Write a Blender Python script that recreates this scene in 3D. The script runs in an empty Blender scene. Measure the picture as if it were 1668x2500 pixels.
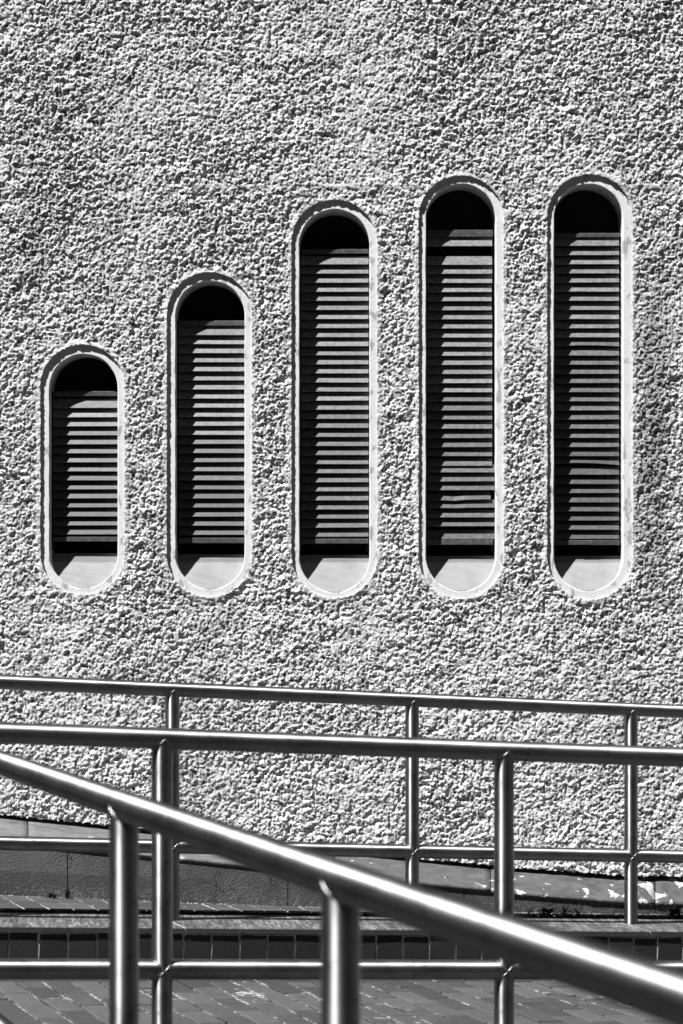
import bpy, math, random
import numpy as np
from mathutils import Vector

S = bpy.context.scene
C = S.collection
rnd = random.Random(11)

# ------------------------------------------------------------------ camera, sky, sun, exposure
F = 5850.0          # focal length in photograph pixels (1668 wide), 84 mm on a 24 mm wide frame
HOR = 1450.0        # eye level row
ZC = 1.258          # eye height above the paving at the kerb
cd = bpy.data.cameras.new('camera')
cam = bpy.data.objects.new('camera', cd)
C.objects.link(cam)
cam.location = (0, 0, ZC)
cam.rotation_euler = (math.radians(90), 0, 0)
cd.sensor_fit = 'HORIZONTAL'
cd.sensor_width = 24.0
cd.lens = F / 1668 * 24.0
cd.shift_y = (HOR - 1250) / 1668
cd.clip_start = 0.05
cd.clip_end = 400
cd.dof.use_dof = True
cd.dof.focus_distance = 9.1
cd.dof.aperture_fstop = 6.8
S.camera = cam

SUN = Vector((1.0, 0.75, -1.9)).normalized()
w = bpy.data.worlds.new('World')
S.world = w
w.use_nodes = True
nt = w.node_tree
nt.nodes.clear()
sky = nt.nodes.new('ShaderNodeTexSky')
sky.sky_type = 'NISHITA'
sky.sun_disc = False
sky.sun_elevation = math.radians(56.7)
sky.sun_rotation = math.radians(233)
sky.air_density = 0.5
sky.dust_density = 0.0
sky.ozone_density = 1.0
sep = nt.nodes.new('ShaderNodeSeparateColor')      # black-and-white film behind a red filter: only the red part of the sky
bg = nt.nodes.new('ShaderNodeBackground')
bg.inputs['Strength'].default_value = 0.05
wo = nt.nodes.new('ShaderNodeOutputWorld')
nt.links.new(sky.outputs[0], sep.inputs[0])
nt.links.new(sep.outputs[0], bg.inputs['Color'])
nt.links.new(bg.outputs[0], wo.inputs['Surface'])

sd = bpy.data.lights.new('sun', 'SUN')
sd.energy = 5.0
sd.angle = math.radians(0.5)
sd.color = (1, 1, 1)
sun = bpy.data.objects.new('sun', sd)
sun.rotation_euler = SUN.to_track_quat('-Z', 'Y').to_euler()
sun.location = (-6, -6, 12)
C.objects.link(sun)

S.view_settings.view_transform = 'Standard'
S.view_settings.look = 'None'
S.view_settings.gamma = 1.0
S.view_settings.use_curve_mapping = False
S.view_settings.exposure = 1.62

# ------------------------------------------------------------------ survey helpers (photo measurements to metres)
WY = 9.30                                   # roughcast wall plane
TH = math.atan(F / 15866.0)                 # the kerb and its railings run away to the right by this angle
UX, UY = math.cos(TH), math.sin(TH)
VX, VY = -UY, UX
OX, OY = -834 / F * 8.07, 8.07              # point of the rear rail line seen at the left edge
SL = -0.0556                                # ramp slope along the kerb

def P(px, py, y):
    return Vector(((px - 834) / F * y, y, ZC - (py - HOR) / F * y))

def uv(u, v, z=0.0):                        # ramp coordinates: u along kerb, v towards the wall, z height at u=0
    return Vector((OX + u * UX + v * VX, OY + u * UY + v * VY, z + SL * u))

def u_at(px, v):
    t = (px - 834) / F
    ox, oy = OX + v * VX, OY + v * VY
    return (t * oy - ox) / (UX - t * UY)

# ------------------------------------------------------------------ object helpers
def tag(o, label=None, cat=None, group=None, kind=None):
    if label: o['label'] = label
    if cat: o['category'] = cat
    if group: o['group'] = group
    if kind: o['kind'] = kind
    return o

def empty(name, loc):
    o = bpy.data.objects.new(name, None)
    C.objects.link(o)
    o.location = loc
    o.empty_display_size = 0.1
    return o

def link(name, me, parent=None, mat=None, loc=None):
    o = bpy.data.objects.new(name, me)
    C.objects.link(o)
    if mat and not me.materials: me.materials.append(mat)
    if parent:
        o.parent = parent
        off = Vector((0, 0, 0))
        p = parent
        while p is not None:
            off += p.location
            p = p.parent
        o.location = (Vector(loc) if loc is not None else Vector((0, 0, 0))) - off
    elif loc is not None:
        o.location = loc
    return o

class MB:
    def __init__(s): s.v = []; s.f = []
    def add(s, vs, fs):
        n = len(s.v)
        s.v += [tuple(v) for v in vs]
        s.f += [tuple(i + n for i in f) for f in fs]
        return s
    def box(s, x0, x1, y0, y1, z0, z1, b=0.0):
        if b <= 0:
            vs = [(x, y, z) for z in (z0, z1) for y in (y0, y1) for x in (x0, x1)]
            fs = [(0, 2, 3, 1), (4, 5, 7, 6), (0, 1, 5, 4), (2, 6, 7, 3), (0, 4, 6, 2), (1, 3, 7, 5)]
            return s.add(vs, fs)
        # chamfered: 24 vertices
        import itertools
        lo = (x0, y0, z0); hi = (x1, y1, z1)
        vs = []; idx = {}
        for c in itertools.product((0, 1), repeat=3):
            for ax in range(3):
                p = []
                for k in range(3):
                    e = hi[k] if c[k] else lo[k]
                    p.append(e if k == ax else (e - b if c[k] else e + b))
                idx[(c, ax)] = len(vs); vs.append(tuple(p))
        fs = []
        for ax in range(3):
            a, d = [(1, 2), (2, 0), (0, 1)][ax]
            for sgn in (0, 1):
                q = []
                for (i, j) in ((0, 0), (1, 0), (1, 1), (0, 1)):
                    c = [0, 0, 0]; c[ax] = sgn; c[a] = i; c[d] = j
                    q.append(idx[(tuple(c), ax)])
                fs.append(tuple(q) if sgn else tuple(reversed(q)))
        for ax in range(3):                      # edges along ax
            a, d = [(1, 2), (2, 0), (0, 1)][ax]
            for i in (0, 1):
                for j in (0, 1):
                    c0 = [0, 0, 0]; c1 = [0, 0, 0]
                    c0[a] = c1[a] = i; c0[d] = c1[d] = j; c1[ax] = 1
                    c0 = tuple(c0); c1 = tuple(c1)
                    q = (idx[(c0, a)], idx[(c1, a)], idx[(c1, d)], idx[(c0, d)])
                    fs.append(q)
        for c in itertools.product((0, 1), repeat=3):
            fs.append((idx[(c, 0)], idx[(c, 1)], idx[(c, 2)]))
        return s.add(vs, fs)
    def mesh(s, name, mat=None, smooth=False):
        me = bpy.data.meshes.new(name)
        me.from_pydata(s.v, [], s.f)
        me.validate()
        import bmesh
        bm = bmesh.new(); bm.from_mesh(me)
        bmesh.ops.recalc_face_normals(bm, faces=bm.faces)
        bm.to_mesh(me); bm.free()
        if mat: me.materials.append(mat)
        if smooth: me.shade_smooth()
        return me
    def build(s, name, mat, parent=None, loc=None, smooth=False):
        if loc is not None:
            l = Vector(loc)
            s.v = [tuple(Vector(p) - l) for p in s.v]
        return link(name, s.mesh(name, mat, smooth), parent, None, loc if loc is not None else (0, 0, 0))

# ------------------------------------------------------------------ materials
def mat(name, base=0.3, rough=0.8, metal=0.0, spec=0.5):
    m = bpy.data.materials.new(name)
    m.use_nodes = True
    b = m.node_tree.nodes['Principled BSDF']
    b.inputs['Base Color'].default_value = (base, base, base, 1)
    b.inputs['Roughness'].default_value = rough
    b.inputs['Metallic'].default_value = metal
    b.inputs['Specular IOR Level'].default_value = spec
    m.diffuse_color = (base, base, base, 1)
    return m

TONE = 0.78                                  # one factor on every non-metal colour, balanced by the exposure
class N:                                     # small node-graph helper
    def __init__(s, m):
        s.t = m.node_tree; s.b = s.t.nodes['Principled BSDF']
        s.co = s.t.nodes.new('ShaderNodeTexCoord')
        s.geo = s.t.nodes.new('ShaderNodeNewGeometry')
        s.oi = s.t.nodes.new('ShaderNodeObjectInfo')
    def l(s, a, b): s.t.links.new(a, b)
    def pos(s, scale=(1, 1, 1), rz=0.0, src=None):
        n = s.t.nodes.new('ShaderNodeMapping')
        n.inputs['Scale'].default_value = scale
        n.inputs['Rotation'].default_value = (0, 0, rz)
        s.l(src or s.geo.outputs['Position'], n.inputs['Vector'])
        return n.outputs[0]
    def noise(s, vec, scale, detail=4, rough=0.6, dist=0.0):
        n = s.t.nodes.new('ShaderNodeTexNoise')
        n.inputs['Scale'].default_value = scale
        n.inputs['Detail'].default_value = detail
        n.inputs['Roughness'].default_value = rough
        n.inputs['Distortion'].default_value = dist
        s.l(vec, n.inputs['Vector'])
        return n.outputs['Fac']
    def vor(s, vec, scale, feature='F1', out='Distance', rand=1.0):
        n = s.t.nodes.new('ShaderNodeTexVoronoi')
        n.feature = feature
        n.inputs['Scale'].default_value = scale
        n.inputs['Randomness'].default_value = rand
        s.l(vec, n.inputs['Vector'])
        return n.outputs[out]
    def ramp(s, fac, pts):
        n = s.t.nodes.new('ShaderNodeValToRGB')
        cr = n.color_ramp
        while len(cr.elements) > 1: cr.elements.remove(cr.elements[0])
        cr.elements[0].position = pts[0][0]; cr.elements[0].color = (pts[0][1],) * 3 + (1,)
        for p, c in pts[1:]:
            e = cr.elements.new(p); e.color = (c, c, c, 1)
        s.l(fac, n.inputs['Fac'])
        return n.outputs['Color']
    def math(s, op, a, b=None, c=None):
        n = s.t.nodes.new('ShaderNodeMath'); n.operation = op
        for i, x in enumerate((a, b, c)):
            if x is None: continue
            if isinstance(x, (int, float)): n.inputs[i].default_value = x
            else: s.l(x, n.inputs[i])
        return n.outputs[0]
    def mix(s, f, a, b):                     # scalar mix
        n = s.t.nodes.new('ShaderNodeMix'); n.data_type = 'FLOAT'
        for i, x in ((0, f), (2, a), (3, b)):
            if isinstance(x, (int, float)): n.inputs[i].default_value = x
            else: s.l(x, n.inputs[i])
        return n.outputs[0]
    def sep(s, vec=None):
        n = s.t.nodes.new('ShaderNodeSeparateXYZ')
        s.l(vec or s.geo.outputs['Position'], n.inputs[0])
        return n.outputs
    def smooth(s, x, a, b):
        n = s.t.nodes.new('ShaderNodeMapRange'); n.interpolation_type = 'SMOOTHSTEP'
        s.l(x, n.inputs[0]); n.inputs[1].default_value = a; n.inputs[2].default_value = b
        return n.outputs[0]
    def color(s, x):
        if s.b.inputs['Metallic'].default_value < 0.5: x = s.math('MULTIPLY', x, TONE)
        s.l(x, s.b.inputs['Base Color'])
    def rough(s, x): s.l(x, s.b.inputs['Roughness'])
    def bump(s, h, dist=0.002, strength=1.0, prev=None):
        n = s.t.nodes.new('ShaderNodeBump')
        n.inputs['Distance'].default_value = dist
        n.inputs['Strength'].default_value = strength
        s.l(h, n.inputs['Height'])
        if prev is not None: s.l(prev, n.inputs['Normal'])
        s.l(n.outputs[0], s.b.inputs['Normal'])
        return n.outputs[0]

# roughcast
M_rough = mat('roughcast', 0.5, 0.95, spec=0.2)
g = N(M_rough)
p = g.pos()
cell = g.vor(p, 95, 'F1', 'Color')
cv = g.sep(cell)[0]
peb = g.ramp(cv, [(0.0, 0.14), (0.08, 0.20), (0.12, 0.38), (0.3, 0.49), (1.0, 0.67)])
fine = g.noise(p, 260, 3, 0.6)
stain = g.noise(g.pos((1.6, 1, 0.45)), 2.2, 5, 0.62)
st = g.ramp(stain, [(0.30, 0.70), (0.44, 0.93), (0.56, 1.0)])
fm = g.ramp(fine, [(0.3, 0.72), (0.6, 1.05)])
xx, yy, zz = g.sep()
# old water streak below the eaves, right of the last window
wob = g.math('MULTIPLY', g.math('SUBTRACT', g.noise(p, 3.0, 3, 0.6), 0.5), 0.16)
dx = g.math('ABSOLUTE', g.math('SUBTRACT', g.math('ADD', xx, wob), 1.215))
streak = g.math('MULTIPLY', g.math('SUBTRACT', 1.0, g.smooth(dx, 0.0, 0.11)), g.noise(g.pos((1, 1, 1)), 22, 4, 0.7))
zw = g.math('MULTIPLY', g.smooth(zz, 1.05, 1.45), g.math('SUBTRACT', 1.0, g.smooth(zz, 2.1, 2.7)))
sk = g.math('SUBTRACT', 1.0, g.math('MULTIPLY', g.math('MULTIPLY', streak, 1.0), g.mix(zw, 0.15, 1.0)))
c = g.math('MULTIPLY', g.math('MULTIPLY', g.math('MULTIPLY', peb, fm), st), sk)
g.color(c)
b1 = g.bump(g.noise(p, 380, 3, 0.75), 0.0025, 1.0)

# smooth mortar / painted stone of the window surrounds
M_ring = mat('surround_stone', 0.62, 0.75, spec=0.3)
g = N(M_ring)
p = g.pos()
pt = g.ramp(g.noise(g.pos((1.5, 1, 0.7)), 20, 4, 0.6, 0.3), [(0.36, 0.34), (0.395, 0.40), (0.425, 0.60), (1, 0.68)])
gr = g.ramp(g.noise(p, 160, 4, 0.7), [(0.3, 0.80), (0.6, 1.0)])
sp = g.ramp(g.vor(p, 75, 'F1', 'Distance'), [(0.0, 0.25), (0.045, 0.5), (0.06, 1.0)])
spm = g.ramp(g.noise(p, 9, 2), [(0.5, 1.0), (0.62, 0.0)])
spk = g.math('MAXIMUM', sp, spm)
g.color(g.math('MULTIPLY', g.math('MULTIPLY', pt, gr), spk))
g.bump(g.noise(p, 90, 5, 0.65), 0.0015, 0.7)

M_sill = mat('sill_stone', 0.5, 0.85, spec=0.3)
g = N(M_sill)
p = g.pos()
xx, yy, zz = g.sep()
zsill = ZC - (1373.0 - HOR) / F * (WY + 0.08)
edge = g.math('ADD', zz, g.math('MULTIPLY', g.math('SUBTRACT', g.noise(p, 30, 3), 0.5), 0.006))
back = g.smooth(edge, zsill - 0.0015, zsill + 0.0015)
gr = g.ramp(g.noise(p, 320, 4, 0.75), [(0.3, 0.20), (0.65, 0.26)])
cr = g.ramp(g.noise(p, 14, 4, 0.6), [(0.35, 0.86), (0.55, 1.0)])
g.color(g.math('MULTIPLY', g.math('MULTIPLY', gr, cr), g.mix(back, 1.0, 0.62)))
g.bump(g.noise(p, 300, 4, 0.7), 0.001, 0.6)

def slat_mat(name, base, chips):
    m = mat(name, base, 0.5, spec=0.5)
    g = N(m)
    p = g.pos()
    a = g.noise(g.pos((1, 1, 1.5)), 60, 5, 0.7)
    r = g.oi.outputs['Random']
    per = g.mix(r, 0.82, 1.15)
    k = g.ramp(a, [(0.5 - chips, 0.55), (0.55 - chips, 0.82), (0.62, 1.05)])
    gr = g.ramp(g.noise(g.pos((0.2, 1, 2)), 120, 3), [(0.3, 0.85), (0.7, 1.1)])
    g.color(g.math('MULTIPLY', g.math('MULTIPLY', k, g.math('MULTIPLY', gr, base)), per))
    g.rough(g.mix(a, 0.4, 0.65))
    g.bump(a, 0.0006, 0.6)
    return m
M_slat_pale = slat_mat('pale_slat_paint', 0.135, 0.06)  # palest of the slat tones, used for the upper slats
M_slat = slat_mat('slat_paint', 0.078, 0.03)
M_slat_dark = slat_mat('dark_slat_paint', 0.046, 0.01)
M_bar = slat_mat('bar_paint', 0.075, 0.02)
M_void = mat('blackened_board', 0.012, 0.95, spec=0.1)

# brushed stainless steel
def steel(name, rough):
    m = mat(name, 0.25, rough, 1.0)
    g = N(m)
    oc = g.co.outputs['Object']
    a = g.noise(g.pos((1, 1, 1), src=oc), 5, 4, 0.6)
    lines = g.noise(g.pos((350, 350, 6), src=oc), 1.0, 3, 0.6)
    spots = g.ramp(g.noise(g.pos((1, 1, 1), src=oc), 38, 5, 0.7), [(0.30, 0.5), (0.42, 1.0)])
    smear = g.ramp(g.noise(g.pos((14, 14, 5), src=oc), 1.0, 6, 0.7), [(0.36, 0.62), (0.5, 1.0), (0.66, 1.12)])
    g.color(g.math('MULTIPLY', g.math('MULTIPLY', g.mix(lines, 0.175, 0.275), spots), smear))
    g.rough(g.math('ADD', g.mix(a, rough - 0.12, rough + 0.14), g.math('MULTIPLY', g.math('SUBTRACT', lines, 0.5), 0.12)))
    sm_ = g.noise(g.pos((30, 30, 9), src=oc), 1.0, 5, 0.65)
    b1 = g.bump(sm_, 0.0011, 0.22)
    g.bump(lines, 0.0002, 0.15, b1)
    tn = g.t.nodes.new('ShaderNodeTangent'); tn.direction_type = 'RADIAL'; tn.axis = 'Z'
    g.l(tn.outputs[0], g.b.inputs['Tangent'])
    g.b.inputs['Anisotropic'].default_value = 0.93
    g.b.inputs['Anisotropic Rotation'].default_value = 0.25
    return m
M_steel = steel('brushed_steel', 0.52)
M_weld = mat('weld_steel', 0.30, 0.42, 1.0)

# flashing: grey painted sheet metal with the paint peeling off at the right-hand end
M_flash = mat('flashing_paint', 0.13, 0.5, spec=0.5)
g = N(M_flash)
p = g.pos()
xx, yy, zz = g.sep()
a = g.noise(p, 7, 5, 0.6)
cl = g.ramp(a, [(0.3, 0.085), (0.5, 0.125), (0.7, 0.16)])
lft = g.smooth(xx, 0.55, -1.3)
cl2 = g.math('MULTIPLY', cl, g.mix(lft, 0.60, 1.0))  # darker towards the right: weaker sun on the steeper sheet put into the colour
n1 = g.noise(g.pos((1, 0.35, 1.2)), 19, 5, 0.55, 0.4)
bias = g.math('MULTIPLY', g.smooth(xx, 0.35, 1.35), 0.10)
big = g.math('MULTIPLY', g.math('SUBTRACT', g.noise(p, 4.5, 2), 0.5), 0.45)
k = g.math('ADD', g.math('ADD', n1, bias), big)
pm = g.ramp(k, [(0.672, 0.0), (0.682, 1.0)])
edg = g.math('SUBTRACT', g.ramp(k, [(0.657, 0.0), (0.669, 1.0)]), pm)
col = g.mix(pm, cl2, g.ramp(g.noise(p, 120, 3), [(0.3, 0.30), (0.6, 0.46)]))
col = g.math('MULTIPLY', col, g.math('SUBTRACT', 1.0, g.math('MULTIPLY', edg, 0.6)))
drip = g.ramp(g.noise(g.pos((26, 26, 1.5)), 1.0, 3), [(0.42, 0.72), (0.55, 1.0)])
g.color(g.math('MULTIPLY', col, drip))
bb = g.bump(g.noise(p, 9, 3, 0.5), 0.012, 0.5)
g.bump(g.math('MULTIPLY', pm, -1.0), 0.0015, 0.8, bb)

# plinth: dark painted render, cracked
M_plinth = mat('plinth_render', 0.06, 0.75, spec=0.35)
g = N(M_plinth)
p = g.pos()
xx, yy, zz = g.sep()
warp = g.t.nodes.new('ShaderNodeVectorMath'); warp.operation = 'MULTIPLY_ADD'
nz = g.t.nodes.new('ShaderNodeTexNoise'); nz.inputs['Scale'].default_value = 16; nz.inputs['Detail'].default_value = 5
g.l(p, nz.inputs['Vector']); g.l(nz.outputs['Color'], warp.inputs[0]); warp.inputs[1].default_value = (0.07, 0.07, 0.07); g.l(p, warp.inputs[2])
ck = g.vor(warp.outputs[0], 9, 'DISTANCE_TO_EDGE', 'Distance')
ckm = g.ramp(ck, [(0.0, 1.0), (0.008, 0.9), (0.017, 0.0)])
where = g.ramp(g.noise(p, 2.3, 2), [(0.50, 0.0), (0.60, 1.0)])
crack = g.math('MULTIPLY', ckm, where)
tone = g.ramp(g.noise(p, 5, 5, 0.65), [(0.3, 0.036), (0.5, 0.060), (0.7, 0.085)])
grit = g.ramp(g.noise(p, 240, 3, 0.7), [(0.3, 0.75), (0.65, 1.2)])
pale = g.ramp(g.noise(p, 60, 4, 0.7), [(0.5, 0.0), (0.6, 1.0)])
zr = g.math('SUBTRACT', zz, g.math('ADD', 0.118, g.math('MULTIPLY', xx, -0.052)))  # height above the ledge
foot = g.math('MULTIPLY', g.math('SUBTRACT', 1.0, g.smooth(zr, 0.0, 0.05)), pale)
c = g.math('MULTIPLY', g.math('MULTIPLY', tone, grit), g.math('SUBTRACT', 1.0, g.math('MULTIPLY', crack, 0.85)))
# darker patch low down at the left-hand end
wv = g.math('MULTIPLY', g.math('SUBTRACT', g.noise(p, 6, 4), 0.5), 0.05)
low_dark = g.math('MULTIPLY', g.math('SUBTRACT', 1.0, g.smooth(g.math('ADD', zr, wv), 0.074, 0.080)), g.math('SUBTRACT', 1.0, g.smooth(g.math('ADD', xx, wv), -0.62, -0.45)))
c = g.math('MULTIPLY', c, g.math('SUBTRACT', 1.0, g.math('MULTIPLY', low_dark, 0.38)))
g.color(g.math('ADD', c, g.math('MULTIPLY', foot, 0.06)))
b1 = g.bump(g.noise(p, 130, 3, 0.7), 0.004, 0.9)
g.bump(crack, -0.004, 1.0, b1)

# paving bricks
def paver_mat(name, lo, hi, mark):
    m = mat(name, lo, 0.78, spec=0.4)
    g = N(m)
    p = g.pos()
    r = g.oi.outputs['Random']
    per = g.mix(r, lo, hi)
    a = g.ramp(g.noise(p, 18, 5, 0.7), [(0.3, 0.78), (0.65, 1.2)])
    sp = g.ramp(g.noise(p, 170, 3, 0.8), [(0.3, 0.8), (0.7, 1.25)])
    ch = g.ramp(g.noise(p, 34, 5, 0.75), [(0.62, 0.0), (0.72, 1.0)])
    c = g.math('MULTIPLY', g.math('MULTIPLY', per, a), sp)
    g.color(g.math('ADD', c, g.math('MULTIPLY', ch, mark)))
    # wire-cut grooves in the brick faces
    gv = g.t.nodes.new('ShaderNodeTexWave'); gv.inputs['Scale'].default_value = 60; gv.inputs['Distortion'].default_value = 1.5
    g.l(g.pos(rz=-TH + 0.6), gv.inputs['Vector'])
    b1 = g.bump(gv.outputs['Fac'], 0.0004, 0.5)
    g.bump(g.noise(p, 150, 4, 0.75), 0.0014, 0.8, b1)
    return m
M_paver = paver_mat('paving_brick', 0.018, 0.050, 0.06)
M_paver_dark = paver_mat('darker_row_brick', 0.016, 0.022, 0.01)  # darker tone for the paver row along the kerb foot
M_ledge = paver_mat('ledge_brick', 0.022, 0.045, 0.10)
M_soldier = paver_mat('dark_engineering_brick', 0.009, 0.016, 0.01)

def grit_mat(name, lo, hi, dark, sc=90):
    m = mat(name, hi, 0.95, spec=0.15)
    g = N(m)
    p = g.pos()
    a = g.ramp(g.noise(p, sc, 5, 0.8), [(0.35, lo), (0.62, hi)])
    d = g.ramp(g.noise(p, 7, 4, 0.7), [(0.42, dark), (0.55, 1.0)])
    g.color(g.math('MULTIPLY', a, d))
    g.bump(g.noise(p, 200, 4, 0.8), 0.004, 1.0)
    return m
M_sand = grit_mat('joint_sand', 0.03, 0.38, 0.06)
M_mortar = grit_mat('pale_mortar', 0.25, 0.6, 0.7)
M_mortar_wall = grit_mat('wall_mortar', 0.32, 0.75, 0.5, 60)
M_ground = grit_mat('asphalt_ground', 0.03, 0.05, 0.8, 60)
M_back = mat('inner_wall', 0.25, 0.9)
M_crumb = grit_mat('mortar_crumbs', 0.10, 0.55, 0.7, 60)

# coping stone, streaked across its width
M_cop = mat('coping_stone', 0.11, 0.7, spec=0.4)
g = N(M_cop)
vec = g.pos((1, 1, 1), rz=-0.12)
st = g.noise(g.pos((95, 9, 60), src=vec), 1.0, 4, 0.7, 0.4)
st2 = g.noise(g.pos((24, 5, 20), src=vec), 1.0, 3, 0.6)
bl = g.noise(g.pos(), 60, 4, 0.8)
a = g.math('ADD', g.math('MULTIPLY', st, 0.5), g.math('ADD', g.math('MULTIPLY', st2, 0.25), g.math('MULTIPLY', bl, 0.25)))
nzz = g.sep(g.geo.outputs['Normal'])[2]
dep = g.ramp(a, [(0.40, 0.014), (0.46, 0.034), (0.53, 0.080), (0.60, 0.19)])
g.color(g.mix(g.smooth(nzz, 0.5, 0.9), g.ramp(bl, [(0.3, 0.02), (0.7, 0.05)]), dep))  # upright faces coloured darker than the top: their shade put into the colour
g.bump(bl, 0.002, 0.8)

def leaf_mat(name, c):
    m = mat(name, c, 0.6, spec=0.4)
    g = N(m)
    g.color(g.ramp(g.noise(g.pos(), 60, 3), [(0.3, c * 0.6), (0.7, c * 1.3)]))
    return m
M_leaf = leaf_mat('weed_leaf', 0.05)
M_dry = leaf_mat('dry_stalk', 0.10)

# ------------------------------------------------------------------ noise in numpy for the cast surface
_rs = np.random.RandomState(5)
TAB = _rs.rand(6, 256, 256)

def tab(k, i, j): return TAB[k][i & 255, j & 255]

def worley(x, z, cell, seed):
    gx = x / cell + seed * 17.3; gz = z / cell + seed * 9.1
    ix = np.floor(gx).astype(np.int64); iz = np.floor(gz).astype(np.int64)
    best = np.full(x.shape, 9.0); second = np.full(x.shape, 9.0); rid = np.zeros(x.shape)
    for a in (-1, 0, 1):
        for b in (-1, 0, 1):
            cx = ix + a; cz = iz + b
            dx_ = cx + tab(0, cx, cz) - gx; dz_ = cz + tab(1, cx, cz) - gz
            d = dx_ * dx_ + dz_ * dz_
            r = tab(2, cx, cz)
            closer = d < best
            second = np.where(closer, best, np.minimum(second, d))
            rid = np.where(closer, r, rid)
            best = np.where(closer, d, best)
    return np.sqrt(best), np.sqrt(second), rid

def vnoise(x, z, cell, k):
    gx = x / cell + 31.7; gz = z / cell + 11.3
    ix = np.floor(gx).astype(np.int64); iz = np.floor(gz).astype(np.int64)
    fx = gx - ix; fz = gz - iz
    fx = fx * fx * (3 - 2 * fx); fz = fz * fz * (3 - 2 * fz)
    a = tab(k, ix, iz) * (1 - fx) + tab(k, ix + 1, iz) * fx
    b = tab(k, ix, iz + 1) * (1 - fx) + tab(k, ix + 1, iz + 1) * fx
    return a * (1 - fz) + b * fz

# ------------------------------------------------------------------ windows (photo rows / columns)
# outer x0 x1 top bottom | inner x0 x1 top bottom | rail y0 y1 | big slat y0 y1 | slat bottoms | right-hand slack
def rows(a, b, n): return [a + (b - a) * i / (n - 1) for i in range(n)]
WIN = [
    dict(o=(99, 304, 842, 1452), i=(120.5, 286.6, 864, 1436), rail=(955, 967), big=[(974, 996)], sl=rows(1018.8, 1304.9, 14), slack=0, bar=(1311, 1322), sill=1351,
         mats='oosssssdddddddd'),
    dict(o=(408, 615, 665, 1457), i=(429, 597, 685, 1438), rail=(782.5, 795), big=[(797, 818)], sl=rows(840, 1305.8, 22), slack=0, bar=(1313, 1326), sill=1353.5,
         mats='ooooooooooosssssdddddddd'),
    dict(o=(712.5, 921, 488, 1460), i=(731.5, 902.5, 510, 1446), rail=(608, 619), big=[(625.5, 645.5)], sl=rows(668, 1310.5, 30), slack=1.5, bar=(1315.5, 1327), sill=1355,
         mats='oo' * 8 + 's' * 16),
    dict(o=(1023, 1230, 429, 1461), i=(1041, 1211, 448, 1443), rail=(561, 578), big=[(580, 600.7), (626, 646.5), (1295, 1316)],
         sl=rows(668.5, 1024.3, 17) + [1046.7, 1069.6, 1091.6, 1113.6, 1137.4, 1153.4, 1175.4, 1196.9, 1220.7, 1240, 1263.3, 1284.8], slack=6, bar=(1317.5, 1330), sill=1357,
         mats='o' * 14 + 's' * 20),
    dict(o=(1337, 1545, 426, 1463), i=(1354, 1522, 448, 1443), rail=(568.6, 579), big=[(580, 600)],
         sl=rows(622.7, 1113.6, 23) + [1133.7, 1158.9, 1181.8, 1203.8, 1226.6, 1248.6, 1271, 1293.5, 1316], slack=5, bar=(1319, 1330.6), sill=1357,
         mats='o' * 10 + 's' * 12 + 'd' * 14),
]
PW = WY / F                      # metres per photo pixel on the wall
def X(px): return (px - 834) * PW
def Z(py): return ZC - (py - HOR) * PW
RING = 0.0105                     # how far the surround lies behind the roughcast

def stad(x0, x1, zt, zb):        # centre x, radius, upper and lower arc centres
    r = (x1 - x0) / 2
    return (x0 + x1) / 2, r, zt - r, zb + r
for q in WIN:
    q['O'] = stad(X(q['o'][0]), X(q['o'][1]), Z(q['o'][2]), Z(q['o'][3]))
    q['I'] = stad(X(q['i'][0]), X(q['i'][1]), Z(q['i'][2]), Z(q['i'][3]))

# ------------------------------------------------------------------ the roughcast wall
wall = tag(empty('roughcast_wall', (0, WY, 0)), 'tall pale roughcast wall with five slot windows climbing in steps to the right', 'wall', kind='thing')

BOT = [(-900, 1925), (-300, 1962), (0, 1990), (265, 2016), (640, 2058), (1028, 2098), (1250, 2119), (1520, 2139), (1668, 2142), (2600, 2150)]
bx = np.array([X(a) for a, b in BOT]); bz = np.array([Z(b) for a, b in BOT])
def bottom_z(x): return np.interp(x, bx, bz)

def sdf(x, z, st):
    cx, r, zu, zl = st
    return np.hypot(x - cx, z - np.clip(z, zl, zu)) - r

def chips(x, z, cell, seed):
    """angular chips: every cell is a tilted facet at its own level"""
    gx = x / cell + seed * 17.3; gz = z / cell + seed * 9.1
    ix = np.floor(gx).astype(np.int64); iz = np.floor(gz).astype(np.int64)
    best = np.full(x.shape, 9.0); h = np.zeros(x.shape)
    for a in (-1, 0, 1):
        for b in (-1, 0, 1):
            cx = ix + a; cz = iz + b
            dx_ = gx - cx - tab(0, cx, cz); dz_ = gz - cz - tab(1, cx, cz)
            d = dx_ * dx_ + dz_ * dz_
            lv = tab(2, cx, cz) + (tab(3, cx, cz) - 0.5) * 1.6 * dx_ + (tab(4, cx, cz) - 0.5) * 1.6 * dz_ - 0.55 * d
            h = np.where(d < best, lv, h)
            best = np.minimum(best, d)
    return h

def cast_height(x, z):
    wx = x + 0.007 * (vnoise(x, z, 0.010, 3) - 0.5); wz = z + 0.007 * (vnoise(x, z, 0.010, 4) - 0.5)
    a1, a2, ar = worley(wx, wz, 0.021, 1)
    A = np.clip(1 - a1 * a1 * 1.5, 0, 1) * (0.30 + 0.70 * ar)
    B = chips(wx, wz, 0.0112, 2)
    D = chips(wx, wz, 0.0066, 3)
    L = vnoise(x, z, 0.055, 5) - 0.5
    L2 = vnoise(x, z, 0.21, 3) - 0.5
    pit = np.clip(vnoise(wx, wz, 0.014, 5) - 0.66, 0, 1) * 0.030
    reg = 0.62 + 0.76 * vnoise(x, z, 0.30, 4)
    return (0.0038 * A + 0.0050 * B + 0.0030 * D - pit) * reg + 0.0065 * L + 0.005 * L2 - 0.0075

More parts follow.
